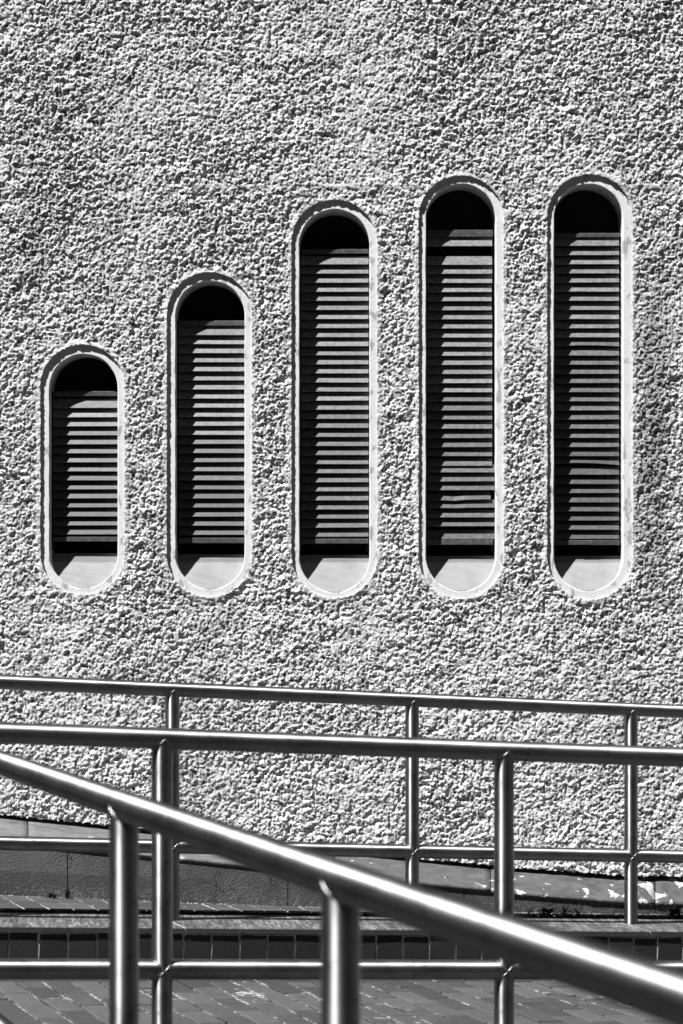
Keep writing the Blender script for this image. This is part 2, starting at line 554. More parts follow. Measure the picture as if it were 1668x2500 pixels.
def build_cast():
    st = 0.0031
    x0, x1 = X(-95), X(1763)
    z0, z1 = Z(2165), Z(-95)
    nx = int((x1 - x0) / st) + 1; nz = int((z1 - z0) / st) + 1
    xs = x0 + np.arange(nx) * st; zs = z0 + np.arange(nz) * st
    gx, gz = np.meshgrid(xs, zs)
    jx = gx + (_rs.rand(*gx.shape) - 0.5) * st * 0.45
    jz = gz + (_rs.rand(*gx.shape) - 0.5) * st * 0.45
    h = cast_height(jx, jz)
    inside = np.zeros(gx.shape, bool)
    near = np.full(gx.shape, 9.0)
    for q in WIN:
        d = sdf(jx, jz, q['O'])
        near = np.minimum(near, d)
    # finer, flatter finish round the openings
    k = np.clip(near / 0.030, 0, 1); k = k * k * (3 - 2 * k)
    fine = (vnoise(jx, jz, 0.006, 4) - 0.5) * 0.004 + (vnoise(jx, jz, 0.0145, 3) - 0.5) * 0.0035
    h = h * (0.14 + 0.86 * k) + fine * 0.8 * (1 - k)
    # day joints of the cast: a lift line above and short ones beside the tall windows
    for zj, xa, xb in ((Z(455), X(400), X(1030)), (Z(457), X(1225), X(1800)), (Z(518), X(1232), X(1338)), (Z(1298), X(-100), X(1800))):
        zz_ = zj + 0.004 * (vnoise(jx, jz, 0.09, 3) - 0.5)
        lo = (1 - np.clip(np.abs(jz - zz_) / 0.014, 0, 1)) * (jx > xa) * (jx < xb)
        amp = 0.9 if zj > Z(1000) else 0.3
        h = h * (1 - amp * lo)
        if zj > Z(500): h = h + 0.0030 * np.clip(vnoise(jx, jz, 0.07, 5) * 1.6 - 0.2, 0, 1) * (jx > xa) * (jx < xb) * np.clip((jz - zz_ - 0.003) / 0.003, 0, 1) * np.clip(1 - (jz - zz_) / 0.08, 0, 1)
    rag = (vnoise(jx, jz, 0.012, 4) - 0.5) * 0.009 + (vnoise(jx, jz, 0.005, 3) - 0.5) * 0.003
    bzv = bottom_z(jx) + rag
    d = jz - bzv
    # pull vertices near the openings onto the edge line
    rg = (vnoise(jx, jz, 0.010, 5) - 0.5) * 0.0020
    for q in WIN:
        cx, r, zu, zl = q['O']
        cz = np.clip(jz, zl, zu)
        dd = np.hypot(jx - cx, jz - cz)
        s = dd - r - rg
        m = (s > -st * 0.62) & (s < st * 0.62)
        f = np.where(m, (r + rg) / np.maximum(dd, 1e-6), 1.0)
        jx = np.where(m, cx + (jx - cx) * f, jx)
        jz = np.where(m, cz + (jz - cz) * f, jz)
        inside |= (s <= -st * 0.62)
    below = d < -st * 0.6
    jz = np.where((d < 0) & ~below, bzv, jz)
    inside |= below
    co = np.empty((nz * nx, 3), np.float32)
    co[:, 0] = jx.ravel(); co[:, 1] = (WY - h).ravel() - WY; co[:, 2] = jz.ravel()
    idx = np.arange(nz * nx).reshape(nz, nx)
    a = idx[:-1, :-1]; b = idx[:-1, 1:]; c_ = idx[1:, 1:]; d_ = idx[1:, :-1]
    bad = inside[:-1, :-1] | inside[:-1, 1:] | inside[1:, 1:] | inside[1:, :-1]
    fm = ~bad
    F4 = np.stack([a[fm], b[fm], c_[fm], d_[fm]], 1)
    # rim: turn the cut edges back to the surround plane
    used = np.zeros(nz * nx, bool); used[F4.ravel()] = True
    e = np.concatenate([F4[:, [0, 1]], F4[:, [1, 2]], F4[:, [2, 3]], F4[:, [3, 0]]])
    key = np.sort(e, 1); kk = key[:, 0].astype(np.int64) * (nz * nx) + key[:, 1]
    u, first, cnt = np.unique(kk, return_index=True, return_counts=True)
    be = e[first[cnt == 1]]
    pv = np.unique(be.ravel())
    mp = -np.ones(nz * nx, np.int64); mp[pv] = np.arange(len(pv)) + nz * nx
    back = co[pv].copy(); back[:, 1] = RING + 0.012
    rim = np.stack([be[:, 1], be[:, 0], mp[be[:, 0]], mp[be[:, 1]]], 1)
    co = np.concatenate([co, back]); F4 = np.concatenate([F4, rim])
    keep = np.zeros(len(co), bool); keep[F4.ravel()] = True
    ren = np.cumsum(keep) - 1
    co = co[keep]; F4 = ren[F4]
    me = bpy.data.meshes.new('roughcast')
    me.vertices.add(len(co)); me.vertices.foreach_set('co', co.ravel())
    me.loops.add(F4.size); me.loops.foreach_set('vertex_index', F4.ravel().astype(np.int32))
    me.polygons.add(len(F4)); me.polygons.foreach_set('loop_start', np.arange(0, F4.size, 4, dtype=np.int32))
    me.update(calc_edges=True)
    me.materials.append(M_rough)
    o = bpy.data.objects.new('roughcast', me); C.objects.link(o); o.parent = wall
    return (x0, x1, z0, z1)
x0, x1, z0, z1 = build_cast()

# the rest of the wall round the finely cast area
def coarse(xa, xb, za, zb, name='roughcast'):
    st = 0.03
    nx = max(2, int((xb - xa) / st) + 1); nz = max(2, int((zb - za) / st) + 1)
    gx, gz = np.meshgrid(np.linspace(xa, xb, nx), np.linspace(za, zb, nz))
    y = -(_rs.rand(*gx.shape) * 0.010 - 0.003)
    co = np.stack([gx, y, gz], -1).reshape(-1, 3)
    idx = np.arange(nx * nz).reshape(nz, nx)
    fs = np.stack([idx[:-1, :-1], idx[:-1, 1:], idx[1:, 1:], idx[1:, :-1]], -1).reshape(-1, 4)
    me = bpy.data.meshes.new(name); me.from_pydata(co.tolist(), [], fs.tolist()); me.materials.append(M_rough)
    o = bpy.data.objects.new(name, me); C.objects.link(o); o.parent = wall
coarse(x0 - 4.0, x0 + 0.002, Z(1960), 6.5)
coarse(x1 - 0.002, x1 + 4.0, Z(2150), 6.5)
coarse(x0, x1, z1 - 0.004, 6.5)
m = MB()                                   # core of the wall with slots for the windows left out, so the recesses stay dark
m.box(x0 - 4.0, x1 + 4.0, 0.20, 0.45, -0.8, 6.5)
m.build('wall_core', M_back, wall, None).location = (0, 0, 0)

# ------------------------------------------------------------------ unseen blocks, added to darken the steel reflections and shade the yard
M_block = mat('dark_concrete', 0.05, 0.9, spec=0.2)
M_glass = mat('dark_glass', 0.02, 0.15, spec=0.5)
def block(loc, label, x0, x1, y0, y1, h, face):
    blk = tag(empty('added_building', loc), label, 'added_building')
    mb = MB(); mb.box(x0, x1, y0, y1, -0.4, h); mb.build('wall', M_block, blk, None)
    mb = MB(); mb.box(x0 - .2, x1 + .2, y0 - .2, y1 + .2, h, h + 0.2); mb.build('roof', M_block, blk, None)
    wm = MB().box(-0.9, 0.9, -0.02, 0.04, 0, 1.5, 0.02).mesh('window', M_glass)
    for fl in range(int((h - 1) / 3.1)):
        n = int(((x1 - x0) if face == 'n' else (y1 - y0)) / 3.6)
        for k in range(n):
            o = bpy.data.objects.new('window', wm); C.objects.link(o); o.parent = blk
            if face == 'n': o.location = Vector((x0 + 1.8 + 3.6 * k, y1 + 0.02, 0.6 + 3.1 * fl)) - blk.location
            else: o.location = Vector((x1 + 0.02, y0 + 1.8 + 3.6 * k, 0.6 + 3.1 * fl)) - blk.location; o.rotation_euler = (0, 0, -math.pi / 2)
block((0, -9, -0.4), 'unseen dark block added across the yard, mirrored in the steel tubes and shading the ground', -26, 26, -21, -9, 13.5, 'n')
block((-9, 0, -0.4), 'unseen dark wing added left of the yard, mirrored in the posts and shading the ground', -21, -9, -8.5, 7.5, 12.5, 'e')

# ------------------------------------------------------------------ louvred windows
def outline(st, n=28, grow=0.0):
    cx, r, zu, zl = st; r += grow
    pts = []
    for i in range(n + 1):
        a = math.pi * i / n
        pts.append((cx + r * math.cos(a), zu + r * math.sin(a)))
    for i in range(1, 40):
        t = i / 40; pts.append((cx - r, zu + (zl - zu) * t))
    for i in range(n + 1):
        a = math.pi + math.pi * i / n
        pts.append((cx + r * math.cos(a), zl + r * math.sin(a)))
    for i in range(1, 40):
        t = i / 40; pts.append((cx + r, zl + (zu - zl) * t))
    return pts

def slat_mesh(name, L, h, m_, mt, bow=0.0, sag=0.0, kink=0.0):
    # profile: flat sloping blade with a small rolled lip at the foot
    nseg = 12 if (bow or sag or kink) else 1
    t = 0.0018
    d = h / m_
    prof = [(0.0015, -0.0015), (0.0, 0.0), (d, h), (d + t, h), (t + 0.001, -0.0005), (0.006, -0.0022)]
    V = []; Fc = []
    for i in range(nseg + 1):
        s = i / nseg
        x = (s - 0.5) * L
        zo = bow * (1 - (2 * s - 1) ** 2) + kink * math.exp(-((s - 0.42) / 0.10) ** 2)
        for (py, pz) in prof: V.append((x, py + abs(zo) * 0.3, pz + zo + sag * (s - 0.5)))
    n = len(prof)
    for i in range(nseg):
        for j in range(n):
            a = i * n + j; b = i * n + (j + 1) % n
            Fc.append((a, b, b + n, a + n))
    Fc.append(tuple(range(n))); Fc.append(tuple(reversed(range(nseg * n, nseg * n + n))))
    mb = MB(); mb.add(V, Fc)
    return mb.mesh(name, mt)

WLAB = ['shortest of the louvred slot windows', 'second shortest louvred slot window', 'middle louvred slot window', 'tall louvred slot window missing one slat near its top', 'tall louvred slot window nearest the right edge']
D0 = 0.049                       # depth of the slat lips behind the surround
for wi, q in enumerate(WIN):
    cx, r, zu, zl = q['I']
    wr = random.Random(wi + 3)
    inn = outline(q['I']); out = outline(q['O'], grow=0.010)
    n = len(inn)
    mb = MB()
    V = []
    wobs = [0.0007 * math.sin(i * 0.9 + wi) + wr.uniform(-0.0004, 0.0004) for i in range(n)]
    yr = WY + RING
    for (a, b) in out: V.append((a, yr + 0.001, b))
    for k_, (a, b) in enumerate(inn):
        ddx = a - cx; cz = min(max(b, zl), zu); ddz = b - cz
        L = math.hypot(ddx, ddz); e = (0.003 + wobs[k_]) / L
        V.append((a + ddx * e, yr, b + ddz * e))
    for k_, (a, b) in enumerate(inn):
        ddx = a - cx; cz = min(max(b, zl), zu); ddz = b - cz
        L = math.hypot(ddx, ddz); e = wobs[k_] * 0.5 / L
        V.append((a + ddx * e, yr + 0.003, b + ddz * e))
    for (a, b) in inn: V.append((a, yr + 0.150, b))
    Fc = []
    for lv in range(3):
        for j in range(n):
            k_ = (j + 1) % n
            Fc.append((lv * n + j, lv * n + k_, (lv + 1) * n + k_, (lv + 1) * n + j))
    mb.add(V, Fc)
    base = Vector((cx, WY, zl - r))
    win = mb.build('louvred_window', M_ring, wall, base)
    win['label'] = WLAB[wi]
    # dark board closing the back
    mb = MB(); vs = [(a, yr + 0.148, b) for a, b in inn]
    mb.add(vs, [tuple(range(n))])
    mb.build('back_board', M_void, win, base)
    # sloping sill
    zbk = ZC - (q['sill'] - HOR) / F * (yr + 0.078)
    zb = zl - r
    mb = MB(); V = []
    lev = 26
    for i in range(lev + 1):
        z = zb + 0.0006 + (zbk - zb) * (i / lev) ** 1.3
        dp = 0.078 * ((z - zb) / (zbk - zb))
        hw = math.sqrt(max(0, r * r - (zl - z) ** 2)) if z < zl else r
        hw = max(hw - 0.0005, 0.001)
        for s in range(9):
            V.append((cx - hw + 2 * hw * s / 8, yr + dp + 0.0015 * math.sin(s * 1.3 + i) * 0.3, z))
    for s in range(9):
        V.append((cx - r + 2 * r * s / 8, yr + 0.147, zbk - 0.004))
    Fc = []
    for i in range(lev + 1):
        for s in range(8):
            a = i * 9 + s
            Fc.append((a, a + 1, a + 10, a + 9))
    mb.add(V, Fc)
    mb.build('sill', M_sill, win, base)
    # slats
    def zr(py, dep): return ZC - (py - HOR) / F * (yr + dep)
    lx = cx - r + 0.006
    def rx(slack): return cx + r - 0.001 - slack * PW
    MS = {'o': M_slat_pale, 's': M_slat, 'd': M_slat_dark}
    cache = {}
    pitch = 22.1 * PW
    for si, py in enumerate(q['sl']):
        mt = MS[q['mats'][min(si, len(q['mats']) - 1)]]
        bow = sag = kink = 0.0
        slack = q['slack']
        dpo = D0
        key = (mt.name, slack)
        if wi == 4 and si == 10: bow = 0.0045; key = 'a'
        if wi == 4 and si == 23: bow = 0.005; sag = -0.006; key = 'b'
        if wi == 3 and si >= 22:
            slack = [0, 0, 0, 10, 0, 0, 0][min(si - 22, 6)]
            kink = {25: -0.0035, 26: -0.0015}.get(si, 0.0); sag = {25: 0.004, 26: 0.002}.get(si, 0.0); key = ('w', si)
            dpo = D0 - 0.004
        if wi == 3 and si in (2, 3, 4): slack = 7.5; key = (mt.name, 7.5)
        L = rx(slack) - lx
        if key not in cache: cache[key] = slat_mesh('slat', L, 0.031, 2.05, mt, bow, sag, kink)
        o = bpy.data.objects.new('slat', cache[key]); C.objects.link(o); o.parent = win
        o.location = Vector((lx + L / 2, yr + dpo + wr.uniform(-0.0008, 0.0008), zr(py, dpo) + 0.001)) - base
        o.rotation_euler = (wr.uniform(-0.03, 0.03), wr.uniform(-0.0035, 0.0035), 0)
    for bi, (ya, yb) in enumerate(q['big']):
        L = rx(q['slack'] if bi < 2 else 0) - lx
        h = (yb - ya) * PW + 0.002
        me = slat_mesh('slat', L, h, 2.4, M_slat_pale if bi < 2 else M_slat)
        o = bpy.data.objects.new('slat', me); C.objects.link(o); o.parent = win
        o.location = Vector((lx + L / 2, yr + D0, zr(yb, D0) + 0.001)) - base
    dr = D0 + 0.004
    ya, yb = q['rail']
    mb = MB(); mb.box(lx, rx(max(q['slack'] - 2, 0)), yr + dr, yr + dr + 0.03, zr(yb, dr), zr(ya, dr), 0.0012)
    mb.build('top_rail', M_bar, win, base)
    ya, yb = q['bar']
    mb = MB(); mb.box(lx, rx(q['slack'] * 0.6 + 0.5), yr + D0 - 0.001, yr + D0 + 0.024, zr(yb, D0), zr(ya, D0), 0.001)
    mb.build('bottom_rail', M_bar, win, base)
    if wi == 4:
        mb = MB(); xa = cx - r + (1412 - 1354) * PW; xb = cx - r + (1452 - 1354) * PW
        mb.box(xa, xb, yr + D0 - 0.0035, yr + D0 - 0.0012, zr(yb - 1, D0), zr(ya + 1, D0), 0.0006)
        mb.build('clip_plate', M_bar, win, base)
    for s_, xa in ((0, cx - r + 0.001), (1, cx + r - 0.013)):
        mb = MB(); mb.box(xa, xa + 0.012, yr + D0 + 0.022, yr + D0 + 0.05, zbk + 0.012, zr(q['rail'][0], dr), 0.001)
        mb.build('stile', M_void, win, base)

# ------------------------------------------------------------------ plinth and flashing under the roughcast
FACE = [(-420, 8.60), (-150, 8.615), (0, 8.64), (225, 8.665), (450, 8.706), (725, 8.775), (1000, 8.85), (1230, 8.94), (1450, 9.05), (1668, 9.19), (1760, 9.215), (2100, 9.235)]
fpx = np.array([a for a, b in FACE]); fy = np.array([b for a, b in FACE])
def face_y(px): return float(np.interp(px, fpx, fy))
FB = [(-420, 2022), (0, 2058), (265, 2084), (437, 2101), (850, 2146), (1194, 2178), (1250, 2187), (1520, 2208), (1668, 2213), (2100, 2218)]
def flash_bot(px): return float(np.interp(px, [a for a, b in FB], [b for a, b in FB]))
FT = [(-420, 1968), (0, 1999), (265, 2026), (640, 2068), (1028, 2106), (1250, 2128), (1520, 2149), (1668, 2152), (2100, 2154)]
def flash_top(px): return float(np.interp(px, [a for a, b in FT], [b for a, b in FT]))

plinth = tag(empty('plinth', P(834, 2225, 8.8)), 'low dark rendered plinth capped with grey metal flashing along the foot of the wall', 'plinth')

def plinth_block(pa, pb):
    mb = MB(); n = max(2, int((pb - pa) / 40)); V = []; Fc = []
    for i in range(n + 1):
        px = pa + (pb - pa) * i / n
        y = face_y(px)
        zt = P(px, flash_bot(px) - 8, y).z
        xx_ = (px - 834) / F * y
        foot = Vector((xx_, y, 0)); u_ = (xx_ - OX) * UX + (y - OY) * UY
        zb = -1.092 + ZC + SL * u_ - 0.03
        V += [(xx_, y, zb), (xx_, y, zt), (xx_, y + 0.10, zt), (xx_, y + 0.10, zb)]
    for i in range(n):
        for j in range(4):
            a = i * 4 + j; b = i * 4 + (j + 1) % 4
            Fc.append((a, b, b + 4, a + 4))
    Fc.append((0, 1, 2, 3)); Fc.append((n * 4 + 3, n * 4 + 2, n * 4 + 1, n * 4))
    mb.add(V, Fc)
    mb.build('plinth_block', M_plinth, plinth, None)
PJ = [-420, -160, 165, 703, 1133, 1600, 2100]
for a, b in zip(PJ[:-1], PJ[1:]): plinth_block(a + 1.2, b - 1.2)

def flash_sheet(pa, pb, k):
    mb = MB(); n = max(3, int((pb - pa) / 16)); V = []; Fc = []
    rr = random.Random(k + 50)
    R = 8
    ph = rr.random() * 6
    for i in range(n + 1):
        px = pa + (pb - pa) * i / n
        yb = face_y(px) - 0.0025; yt = WY + 0.020
        wv = 0.0015 * math.sin(px * 0.055 + ph) + 0.0010 * math.sin(px * 0.13 + 2 * ph)
        yb += -0.001 * ((k % 2) * 1.0)
        A = P(px, flash_bot(px), yb); B = P(px, flash_top(px), yt)
        # upper edge breaks back over the plinth, lower 25 mm hangs vertical
        low = A.copy(); brk = Vector((A.x, A.y - 0.0005, A.z + 0.012))
        prof = [Vector((A.x, A.y + 0.012, A.z + 0.001)), low, brk]
        for j in range(1, R + 1):
            t = j / R
            q_ = brk.lerp(B, t); q_.z += wv * math.sin(math.pi * t) * 1.6
            prof.append(q_)
        prof.append(Vector((B.x, B.y + 0.02, B.z + 0.03)))
        V += prof
    npf = R + 4
    for i in range(n):
        for j in range(npf - 1):
            a = i * npf + j
            Fc.append((a, a + 1, a + 1 + npf, a + npf))
    mb.add(V, Fc)
    o = mb.build('flashing_sheet', M_flash, plinth, None, smooth=True)
    mod = o.modifiers.new('thickness', 'SOLIDIFY'); mod.thickness = 0.0015
    return o
FJ = [-420, 68, 437, 817, 1198, 1600, 2100]
for k, (a, b) in enumerate(zip(FJ[:-1], FJ[1:])):
    o = flash_sheet(a + 0.8, b - 0.8, k)
    if k == 4: o['label'] = 'flashing sheet with chips of missing paint'
    if k == 5: o['label'] = 'flashing sheet with large pale patches where the paint has peeled'
# strip of wall behind the flashing
mb = MB(); mb.box(X(-500), X(2200), WY + 0.045, WY + 0.19, Z(2300), Z(1900)); mb.build('backing', M_back, wall, None)

# ------------------------------------------------------------------ low brick wall (kerb) with coping
ZCOP = ZC - 1.092
ZG = ZC - 1.258
kerb = tag(empty('low_brick_wall', uv(1.3, 0, ZCOP - 0.1)), 'knee-low dark brick wall with thin streaked coping slabs under the rear steel railing', 'wall', kind='thing')

def uvbox(mb, u0, u1, v0, v1, z0, z1, b=0.0):
    t = MB().box(u0, u1, v0, v1, z0, z1, b)
    mb.add([uv(*p_) for p_ in t.v], t.f)
    return mb

rng = random.Random(4)
uj = 0.584
for k in range(-3, 6):
    u0 = uj + 0.8765 * (k - 1); u1 = u0 + 0.8765
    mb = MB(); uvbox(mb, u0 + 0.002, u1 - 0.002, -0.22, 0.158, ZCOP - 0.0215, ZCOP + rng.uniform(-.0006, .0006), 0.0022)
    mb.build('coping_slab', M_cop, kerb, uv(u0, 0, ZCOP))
    mb = MB(); uvbox(mb, u1 - 0.0035, u1 + 0.0035, -0.2175, 0.155, ZCOP - 0.021, ZCOP - 0.0012)
    mb.build('joint', M_mortar, kerb, uv(u1, 0, ZCOP))
# backing mortar of the brick course
mb = MB(); uvbox(mb, -2.0, 4.6, -0.2125, 0.14, ZG - 0.05, ZCOP - 0.0225)
mb.build('mortar', M_mortar_wall, kerb, None)
ub = u_at(15.6, -0.21)
sm = MB().box(-0.0462, 0.0462, 0.0, 0.08, 0.0, ZCOP - 0.0225 - ZG + 0.001, 0.0015).mesh('brick', M_soldier)
for k in range(-10, 45):
    u0 = ub + 0.0995 * (k + 0.5)
    o = bpy.data.objects.new('brick', sm); C.objects.link(o); o.parent = kerb
    o.location = uv(u0 + rng.uniform(-.0015, .0015), -0.2150 + rng.uniform(-.0006, .0006), ZG - 0.002 + rng.uniform(-0.003, .001)) - kerb.location
    o.rotation_euler = (rng.uniform(-.008, .008), math.atan(-SL), TH + rng.uniform(-.012, .012))

# ------------------------------------------------------------------ paving of the ramp
ground = MB()
V = []; us = [-60, -8, -2.2, 5.2, 9, 60]; vs_ = [-60, -12, -3.4, 0.3, 2.0]
def gz(u): return ZG + SL * max(-6.0, min(7.0, u)) - SL * u     # uv() adds the slope again
for u_ in us:
    for v_ in vs_: V.append(uv(u_, v_, gz(u_) - 0.030))
nv = len(vs_)
ground.add(V, [(i * nv + j, (i + 1) * nv + j, (i + 1) * nv + j + 1, i * nv + j + 1) for i in range(len(us) - 1) for j in range(nv - 1)])
tag(ground.build('ground', M_ground), kind='structure')

def bed(name, u0, u1, v0, v1, z, mt, rough_amp, seed, step=0.011):
    nu = int((u1 - u0) / 0.014); nv_ = int((v1 - v0) / step)
    gu, gv_ = np.meshgrid(np.linspace(u0, u1, nu), np.linspace(v0, v1, nv_))
    hz = (vnoise(gu, gv_, 0.02, 3) - 0.5) * rough_amp + (vnoise(gu, gv_, 0.13, 4) - 0.5) * rough_amp
    co = np.stack([OX + gu * UX + gv_ * VX, OY + gu * UY + gv_ * VY, z + SL * gu + hz], -1).reshape(-1, 3)
    idx = np.arange(nu * nv_).reshape(nv_, nu)
    fs = np.stack([idx[:-1, :-1], idx[:-1, 1:], idx[1:, 1:], idx[1:, :-1]], -1).reshape(-1, 4)
    me = bpy.data.meshes.new(name); me.from_pydata(co.tolist(), [], fs.tolist()); me.materials.append(mt)
    o = bpy.data.objects.new(name, me); C.objects.link(o)
    return o
pave = tag(bed('pavement', -2.2, 5.2, -3.4, -0.205, ZG - 0.0060, M_sand, 0.0085, 1), kind='structure')

PU, PV, JT = 0.0925, 0.236, 0.0105
pms = []
for k in range(4):
    r_ = random.Random(k)
    mb = MB().box(-(PU - JT) / 2, (PU - JT) / 2, -(PV - JT * 1.1) / 2, (PV - JT * 1.1) / 2, -0.03, 0.0, 0.0035)
    mb.v = [(a + r_.uniform(-.001, .001), b + r_.uniform(-.0012, .0012), c_ + r_.uniform(-.0006, .0006)) for a, b, c_ in mb.v]
    pms.append(mb.mesh('paver', M_paver))
bord = MB().box(-(PU - JT) / 2, (PU - JT) / 2, -0.048, 0.048, -0.03, 0.0, 0.003).mesh('paver', M_paver_dark)
def place(me, parent, u_, v_, z, rr, amp=1.0, name='paver'):
    o = bpy.data.objects.new(name, me); C.objects.link(o); o.parent = parent
    o.location = uv(u_, v_, z + rr.uniform(-.0016, .0012) * amp) - parent.location
    o.rotation_euler = (rr.uniform(-.006, .006) * amp, math.atan(-SL) + rr.uniform(-.010, .010) * amp, TH + rr.uniform(-.012, .012))
    return o
rr = random.Random(21)
far = MB()
u0p = u_at(556, -0.55) - PU * 20
n_p = 0
for i in range(-8, 58):
    uc = u0p + PU * (i + 0.5)
    if -2.1 < uc < 5.1:
        if -0.45 < uc < 3.2: place(bord, pave, uc, -0.262, ZG, rr)
        else:
            t = MB().box(uc - (PU - JT) / 2, uc + (PU - JT) / 2, -0.31, -0.214, ZG - 0.03, ZG, 0.003); far.add([uv(*p_) for p_ in t.v], t.f)
    off = PV / 2 if i % 2 else 0.0
    for j in range(0, 14):
        vc = -0.314 - PV * (j + 0.5) + off
        if uc < -2.1 or uc > 5.1 or vc < -3.3: continue
        va, vb = vc - (PV - JT) / 2, vc + (PV - JT) / 2
        if vb > -0.316:                       # cut brick against the border
            if va > -0.34: continue
            t = MB().box(-(PU - JT) / 2, (PU - JT) / 2, va - vc, -0.316 - vc, -0.03, 0, 0.003)
            if -0.45 < uc < 3.2: place(t.mesh('paver', M_paver), pave, uc, vc, ZG, rr); n_p += 1
            continue
        if -0.45 < uc < 3.2 and vc > -1.35: place(pms[rr.randrange(4)], pave, uc, vc, ZG, rr); n_p += 1
        else:
            t = MB().box(uc - (PU - JT) / 2, uc + (PU - JT) / 2, va, vb, ZG - 0.03, ZG + rr.uniform(-.001, .001)); far.add([uv(*p_) for p_ in t.v], t.f)
tag(far.build('pavers', M_paver, pave, None), kind='stuff')

# ------------------------------------------------------------------ brick ledge between coping and plinth
ledge = tag(bed('ledge', -2.0, 4.6, 0.1605, 1.3, ZCOP + 0.0085, M_mortar, 0.0040, 2, 0.016), kind='structure')
LU, LV = 0.0875, 0.215
lms = []
for k in range(3):
    r_ = random.Random(k + 9)
    mb = MB().box(-(LU - 0.008) / 2, (LU - 0.008) / 2, -(LV - 0.006) / 2, (LV - 0.006) / 2, -0.03, 0.0, 0.002)
    mb.v = [(a + r_.uniform(-.0015, .0015), b + r_.uniform(-.001, .001), c_) for a, b, c_ in mb.v]
    lms.append(mb.mesh('paver', M_ledge))
ul = u_at(60, 0.17)
for i in range(-8, 44):
    uc = ul + LU * (i + 0.5)
    off = rr.choice((0.0, 0.0, LV * 0.5)) if True else 0
    for j in range(0, 5):
        vc = 0.163 + LV * (j + 0.5) - off
        if vc - LV / 2 < 0.155:
            if off == 0: pass
            vv0 = 0.165; vv1 = vc + (LV - 0.006) / 2
            if vv1 - vv0 < 0.03: continue
            t = MB().box(-(LU - 0.008) / 2, (LU - 0.008) / 2, vv0 - vc, vv1 - vc, -0.03, 0, 0.002)
            place(t.mesh('paver', M_ledge), ledge, uc, vc, ZCOP + 0.0125, rr, 0.6)
            continue
        w_ = uv(uc, vc - LV / 2)
        px = w_.x / w_.y * F + 834
        if w_.y > face_y(px) + 0.04 or px < -150 or px > 1850: continue
        place(lms[rr.randrange(3)], ledge, uc, vc, ZCOP + 0.0125, rr, 0.6)

# ------------------------------------------------------------------ steel railings
R = 0.0252
def tube(name, a, b, r, parent, mt=M_steel, seg=40, cut=0.0):
    # straight tube along local z so the brushing follows its length
    d = b - a; L = d.length
    rings = [(0, 0.0), (0, 1.0)]
    V = []; Fc = []
    zs_ = [0.0, 0.0008, L - 0.0008, L]; rs_ = [r - 0.0009, r, r, r - 0.0009]
    for z_, r_ in zip(zs_, rs_):
        for i in range(seg):
            an = 2 * math.pi * i / seg
            V.append((r_ * math.cos(an), r_ * math.sin(an), z_))
    for k_ in range(3):
        for i in range(seg):
            j = (i + 1) % seg
            Fc.append((k_ * seg + i, k_ * seg + j, (k_ + 1) * seg + j, (k_ + 1) * seg + i))
    Fc.append(tuple(reversed(range(seg)))); Fc.append(tuple(range(3 * seg, 4 * seg)))
    me = bpy.data.meshes.new(name); me.from_pydata(V, [], Fc); me.materials.append(mt)
    me.shade_smooth()
    o = bpy.data.objects.new(name, me); C.objects.link(o); o.parent = parent
    o.location = a - parent.location
    o.rotation_mode = 'QUATERNION'
    o.rotation_quaternion = d.to_track_quat('Z', 'Y')
    m_ = o.modifiers.new('hard edges', 'EDGE_SPLIT'); m_.split_angle = math.radians(30)
    return o

def weld(center, axis_t, axis_r, r, parent, name='weld'):
    # thin saddle bead where a round post of radius r meets a round rail of the same radius
    # axis_t: axis of the coming tube (pointing to the rail), axis_r: axis of the rail
    t = axis_t.normalized(); ax = axis_r.normalized(); s_ = t.cross(ax).normalized(); ax = s_.cross(t).normalized()
    n = 36; V = []; Fc = []; br = 0.0016
    for i in range(n):
        an = 2 * math.pi * i / n
        rad = ax * math.cos(an) + s_ * math.sin(an)
        h = -math.sqrt(max(0.0, 1 - math.sin(an) ** 2)) * r
        cpt = center + rad * r + t * h
        for j in range(6):
            bn = 2 * math.pi * j / 6
            V.append(cpt + rad * (br * math.cos(bn)) + t * (br * math.sin(bn)))
    for i in range(n):
        for j in range(6):
            Fc.append((i * 6 + j, i * 6 + (j + 1) % 6, ((i + 1) % n) * 6 + (j + 1) % 6, ((i + 1) % n) * 6 + j))
    mb = MB(); mb.add(V, Fc)
    o = mb.build(name, M_weld, parent, center, smooth=True)
    return o

